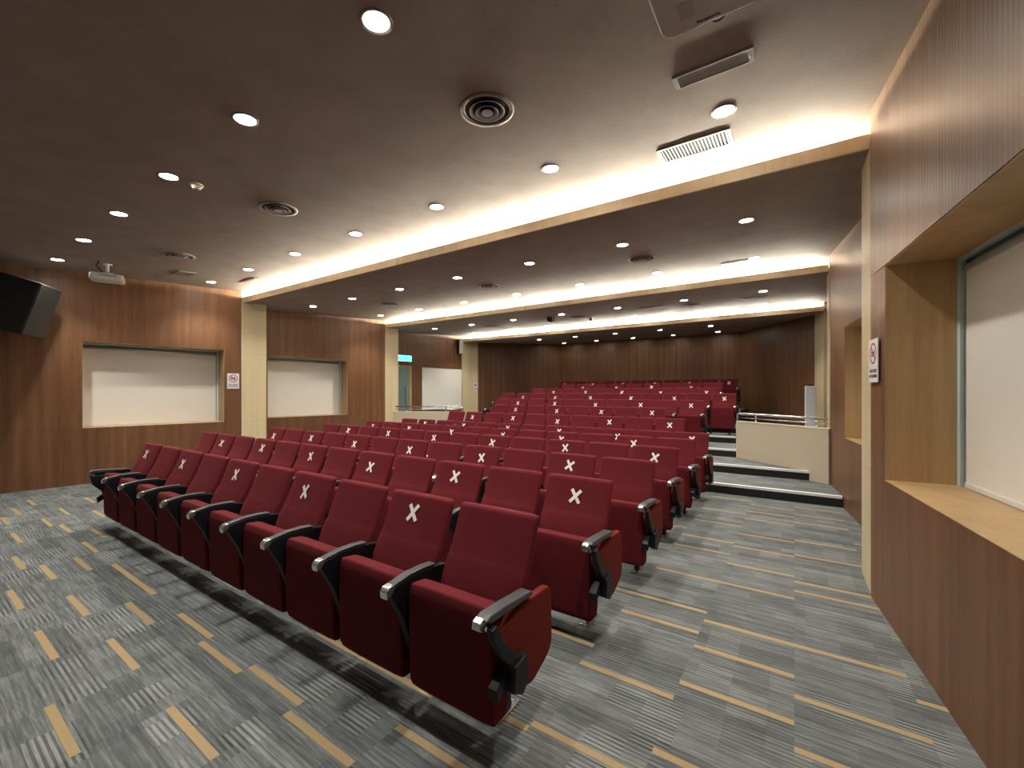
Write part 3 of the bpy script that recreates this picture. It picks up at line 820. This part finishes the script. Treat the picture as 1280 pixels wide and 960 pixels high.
HW = 0.250
FRONT = [(-0.175, 0.36), (-0.160, 0.44), (-0.135, 0.54), (-0.105, 0.63), (-0.068, 0.705), (-0.060, 0.715), (-0.048, 0.735), (-0.022, 0.79), (0.0, 0.845), (0.022, 0.90), (0.036, 0.938), (0.046, 0.958)]

parts = {}
def make_parts():
    # backrest
    bm = bmesh.new(); curved_pad(bm, FRONT, 0.062, -HW, HW, 8)
    b = obj('backrest', bm, M['fabric'], bevel=0.014, segs=3)
    b.modifiers['bevel'].angle_limit = math.radians(50)
    parts['backrest'] = b
    bm = bmesh.new()
    prism(bm, [(-0.175, 0.09), (-0.150, 0.09), (-0.085, 0.42), (-0.020, 0.66), (-0.036, 0.68), (-0.115, 0.45)], -HW + 0.02, HW - 0.09, 'x')
    parts['light_block_shell'] = obj('light_block_shell', bm, M['black'], bevel=0.004)  # black shell added behind the back, carried low to block lamp light underneath
    # crease seam across the back
    bm = bmesh.new(); tube(bm, [(x, -0.0605 + 0.0048 * (1 - (x / HW) ** 2) - 0.001, 0.709 - 0.010 * (1 - (x / 0.22) ** 2)) for x in [-0.17 + 0.34 * i / 12 for i in range(13)]], 0.0032, 6)
    parts['seam'] = obj('seam', bm, M['seam'])
    # tipped-up seat cushion
    bm = bmesh.new()
    poly = [(-0.338, 0.185), (-0.345, 0.40), (-0.345, 0.60), (-0.328, 0.650), (-0.236, 0.640), (-0.222, 0.56), (-0.205, 0.30), (-0.215, 0.165), (-0.245, 0.138), (-0.322, 0.142)]
    n = 8
    loops = []
    for i in range(n + 1):
        u = i / n * 2 - 1
        x = HW * u
        sh = 1 - 0.02 * abs(u) ** 8
        loops.append([bm.verts.new((x, -0.28 + (y + 0.28) * sh, 0.40 + (z - 0.40) * sh)) for y, z in poly])
    m = len(poly)
    for i in range(n):
        for k in range(m):
            bm.faces.new((loops[i][k], loops[i][(k + 1) % m], loops[i + 1][(k + 1) % m], loops[i + 1][k]))
    bm.faces.new(loops[0]); bm.faces.new(loops[-1][::-1])
    s = obj('seat', bm, M['fabric'], bevel=0.012, segs=3); s.modifiers['bevel'].angle_limit = math.radians(40)
    parts['seat'] = s
    # arm support panel between chairs
    poly = [(-0.425, 0.630), (-0.395, 0.652), (-0.30, 0.668), (-0.18, 0.668), (-0.06, 0.652), (-0.02, 0.635), (-0.03, 0.55), (-0.08, 0.40), (-0.12, 0.20), (-0.22, 0.19), (-0.26, 0.21), (-0.300, 0.34), (-0.345, 0.48), (-0.40, 0.58)]
    bm = bmesh.new(); prism(bm, poly, -0.022, 0.022, 'x'); parts['arm_panel'] = obj('arm_panel', bm, M['black'], bevel=0.006)
    # armrest cap following the top arc
    arc = [(-0.425, 0.640), (-0.395, 0.654), (-0.30, 0.670), (-0.20, 0.671), (-0.13, 0.665)]
    poly = arc + [(y, z + 0.014) for y, z in arc[::-1]]
    bm = bmesh.new(); prism(bm, poly, -0.024, 0.024, 'x'); parts['armrest'] = obj('armrest', bm, M['arm_grey'], bevel=0.006)
    bm = bmesh.new(); prism(bm, [(-0.448, 0.608), (-0.450, 0.645), (-0.432, 0.662), (-0.405, 0.668), (-0.405, 0.635), (-0.425, 0.615)], -0.024, 0.024, 'x')
    parts['armrest_tip'] = obj('armrest_tip', bm, M['chrome'], bevel=0.005)
    # pedestal
    bm = bmesh.new()
    prism(bm, [(-0.10, 0.018), (-0.03, 0.018), (-0.06, 0.24), (-0.12, 0.24)], -0.018, 0.018, 'x')
    parts['pedestal'] = obj('pedestal', bm, M['black'], bevel=0.003)
    bm = bmesh.new(); box(bm, -0.03, 0.03, -0.155, 0.03, 0.0, 0.014); cyl(bm, (0, -0.13), 0.009, 0.014, 0.022, 8); cyl(bm, (0, 0.0), 0.009, 0.014, 0.022, 8)
    parts['foot_plate'] = obj('foot_plate', bm, M['steel'], bevel=0.003)
    # padded end panel with folded writing-tablet arm
    def rr(pts, r=0.05):
        out = []
        n = len(pts)
        for i in range(n):
            p, a, b = Vector(pts[i]), Vector(pts[i - 1]), Vector(pts[(i + 1) % n])
            da, db = (a - p).normalized(), (b - p).normalized()
            p1, p2 = p + da * r, p + db * r
            for k in range(6):
                t_ = k / 5; out.append(tuple((1 - t_) ** 2 * p1 + 2 * t_ * (1 - t_) * p + t_ ** 2 * p2))
        return out
    bm = bmesh.new(); prism(bm, rr([(-0.37, 0.58), (-0.17, 0.628), (0.115, 0.622), (0.125, 0.30), (-0.085, 0.215), (-0.20, 0.30)], 0.065), 0.0, 0.040, 'x')
    parts['end_panel'] = obj('end_panel', bm, M['fabric_end'], bevel=0.012, segs=3)
    bm = bmesh.new()
    prism(bm, [(-0.42, 0.635), (-0.385, 0.645), (-0.33, 0.555), (-0.235, 0.445), (-0.20, 0.435), (-0.215, 0.40), (-0.26, 0.40), (-0.355, 0.50), (-0.41, 0.59)], 0.035, 0.068, 'x')
    prism(bm, [(-0.275, 0.42), (-0.175, 0.435), (-0.165, 0.315), (-0.215, 0.275), (-0.285, 0.315)], 0.030, 0.082, 'x')
    prism(bm, [(-0.36, 0.355), (-0.285, 0.405), (-0.26, 0.36), (-0.35, 0.30)], -0.005, 0.045, 'x')
    parts['tablet_arm'] = obj('tablet_arm', bm, M['black'], bevel=0.006)
    bm = bmesh.new(); prism(bm, [(-0.435, 0.672), (-0.405, 0.688), (-0.30, 0.684), (-0.10, 0.668), (-0.075, 0.655), (-0.085, 0.640), (-0.40, 0.652)], -0.010, 0.050, 'x')
    parts['end_armrest'] = obj('armrest', bm, M['arm_grey'], bevel=0.008, segs=3)
    bm = bmesh.new(); prism(bm, [(-0.455, 0.640), (-0.450, 0.668), (-0.425, 0.680), (-0.405, 0.668), (-0.41, 0.64), (-0.43, 0.625)], -0.010, 0.030, 'x')
    cyl(bm, (0.03, -0.40), 0.012, 0.618, 0.640, 10)
    parts['end_tip'] = obj('armrest_tip', bm, M['chrome'], bevel=0.004)
    bm = bmesh.new(); prism(bm, [(-0.435, 0.628), (-0.415, 0.53), (-0.35, 0.455), (-0.25, 0.425), (-0.15, 0.44), (-0.08, 0.50), (-0.04, 0.62)], -0.012, 0.020, 'x')
    parts['folded_tablet'] = obj('folded_tablet', bm, M['black'], bevel=0.006)
    # tape cross
    bm = bmesh.new()
    for s_ in (-1, 1):
        box(bm, -0.0115, 0.0115, -0.0012 - (0.0007 if s_ > 0 else 0), 0.0, -0.058, 0.058, M=Matrix.Rotation(s_ * math.radians(38), 4, 'Y'))
    parts['tape_cross'] = obj('tape_cross', bm, M['tape'])
make_parts()
used = set()
def put(kind, parent, loc=(0, 0, 0), rot=(0, 0, 0), name=None, scale=None):
    p = parts[kind]
    if kind in used:
        o = p.copy(); COL.objects.link(o)
    else:
        o = p; used.add(kind)
    o.parent = parent; o.location = loc; o.rotation_euler = rot
    if scale: o.scale = scale
    return o

# row: (mark depth, x of the chair with index 0, chair count, first marked index, tier)
X0 = -1.305
ROWS = [
    (1.745, X0, 10, 1, 0), (2.75, X0 + 0.01, 12, 0, 0), (3.76, X0 + 0.03, 12, 1, 0), (4.82, X0, 12, 0, 0), (5.82, X0, 12, 1, 0), (6.81, X0, 12, 0, 0),
    (7.80, -1.84, 10, 0, 1), (8.87, -2.44, 8, 0, 2), (9.82, -1.86, 10, 0, 3), (11.03, -1.37, 12, 0, 4), (11.93, -1.91, 10, 0, 5),
    (12.99, -1.91, 9, 1, 6), (14.54, -1.68, 11, 0, 7)]
MARKS = [
    [(-0.01, 0.02), (-0.02, -0.012), (0.003, -0.002), (-0.04, -0.026), (-0.015, -0.005)],
    [(0.002, -0.018), (-0.013, 0.001), (-0.011, -0.035), (0.038, -0.014), (0.04, 0.005), (0.004, -0.015)],
    [(0.001, 0.011), (0.031, -0.014), (-0.011, -0.016), (-0.02, -0.018), (0.003, 0.009), (0.013, -0.032)],
    [(0.007, -0.005), (0.009, 0.031), (-0.017, 0.016), (-0.033, 0.017), (0.01, 0.035), (0.022, 0.025)],
    [(0.009, 0.019), (-0.001, 0.005), (0.03, 0.005), (-0.01, -0.001), (-0.011, 0.01), (0.008, 0.011)],
    [(0.022, 0.019), (-0.015, -0.013), (0.011, 0.025), (0.002, 0.035), (-0.005, 0.035), (-0.014, 0.035)],
    [(0.0, -0.008), (0.002, 0.007), (0.004, -0.035), (0.01, 0.008), (-0.015, -0.011)],
    [(-0.005, 0.009), (0.011, -0.003), (0.024, -0.012), (-0.018, -0.001)],
    [(-0.01, -0.004), (0.013, -0.013), (0.021, -0.035), (0.006, -0.016), (-0.022, -0.015)],
    [(0.005, -0.015), (0.0, -0.021), (0.022, -0.022), (-0.001, -0.019), (0.007, -0.028), (0.007, -0.031)],
    [(0.013, -0.02), (-0.021, -0.035), (0.004, -0.012), (-0.008, -0.012), (0.013, -0.013)],
    [(-0.005, -0.035), (-0.008, 0.001), (0.016, -0.03), (-0.017, -0.024)],
    [(0.009, -0.018), (-0.012, -0.02), (0.007, -0.02), (0.033, -0.017), (0.012, -0.025), (-0.019, 0.002)],
]
trot = random.Random(3)
TILT = math.atan2(0.044, 0.11)
for ri, (Y, x0, n, first, tier) in enumerate(ROWS):
    for k in range(n):
        marked = (k - first) % 2 == 0 and k >= first
        look = 'maroon auditorium chair with white tape cross' if marked else 'maroon auditorium chair without tape cross'
        if k == 0: pos = 'at the aisle end'
        elif k == n - 1: pos = 'at the far end'
        else: pos = ORD[k] + ' from the aisle'
        rw = 'front row' if ri == 0 else ('rearmost row' if ri == 12 else ORD[ri] + ' row from the front')
        ch = empty('auditorium_chair', (x0 - PITCH * k, Y, tier * TIER), 0, '%s, %s, %s' % (look, pos, rw), 'chair', 'auditorium seats, ' + rw)
        bk = put('backrest', ch)
        sm = put('seam', bk); put('light_block_shell', ch)
        put('seat', ch, (0, 0.02, 0.0 + trot.uniform(-0.003, 0.003)), (math.radians(2.5) * 0, 0, 0))
        if marked:
            mi_ = (k - first) // 2
            dx, dz = MARKS[ri][mi_] if mi_ < len(MARKS[ri]) else (0.0, 0.0)
            dz *= 0.7
            put('tape_cross', ch, (dx, 0.0016 + dz * 0.40, 0.845 + dz), (-TILT, trot.uniform(-0.2, 0.2), 0))
        # left arm belongs to each chair; the left-end chair gets an end panel
        if k == n - 1:
            put('arm_panel', ch, (-PITCH / 2, 0, 0)); put('folded_tablet', ch, (-PITCH / 2 + 0.034, 0, 0))
        if k < n - 1:
            put('arm_panel', ch, (-PITCH / 2, 0, 0)); put('armrest', ch, (-PITCH / 2, 0, 0)); put('armrest_tip', ch, (-PITCH / 2, 0, 0))
        else:
            put('end_panel', ch, (-PITCH / 2 - 0.062, 0, 0)); put('end_armrest', ch, (-PITCH / 2 - 0.02, 0, 0)); put('end_tip', ch, (-PITCH / 2 - 0.01, 0, 0))
            put('tablet_arm', ch, (-PITCH / 2 - 0.03, 0, 0), scale=(-1, 1, 1))
        put('pedestal', ch, (-PITCH / 2, 0, 0)); put('foot_plate', ch, (-PITCH / 2, 0, 0))
        if k == 0:
            put('end_panel', ch, (PITCH / 2 - 0.02, 0, 0)); put('end_armrest', ch, (PITCH / 2 - 0.02, 0, 0)); put('end_tip', ch, (PITCH / 2 - 0.02, 0, 0))
            put('tablet_arm', ch, (PITCH / 2 - 0.02, 0, 0)); put('pedestal', ch, (PITCH / 2 - 0.16, 0.03, 0)); put('foot_plate', ch, (PITCH / 2 - 0.16, 0.03, 0))
        if tier == 0 and ri > 0: pass

# ------------------------------------------------------------------ world / view
w = bpy.data.worlds.new('world'); scene.world = w; w.use_nodes = True
w.node_tree.nodes['Background'].inputs[0].default_value = (0.5, 0.45, 0.4, 1)
w.node_tree.nodes['Background'].inputs[1].default_value = 0.0
scene.view_settings.view_transform = 'Standard'
scene.view_settings.look = 'None'
scene.view_settings.exposure = 1.05
scene.view_settings.gamma = 1.0
scene.view_settings.use_curve_mapping = False
scene.cycles.use_denoising = True
scene.cycles.max_bounces = 8
scene.cycles.diffuse_bounces = 5
COVE = M['cove'].node_tree.nodes
for nd in COVE:
    if nd.type == 'BSDF_PRINCIPLED': nd.inputs['Emission Strength'].default_value = 200
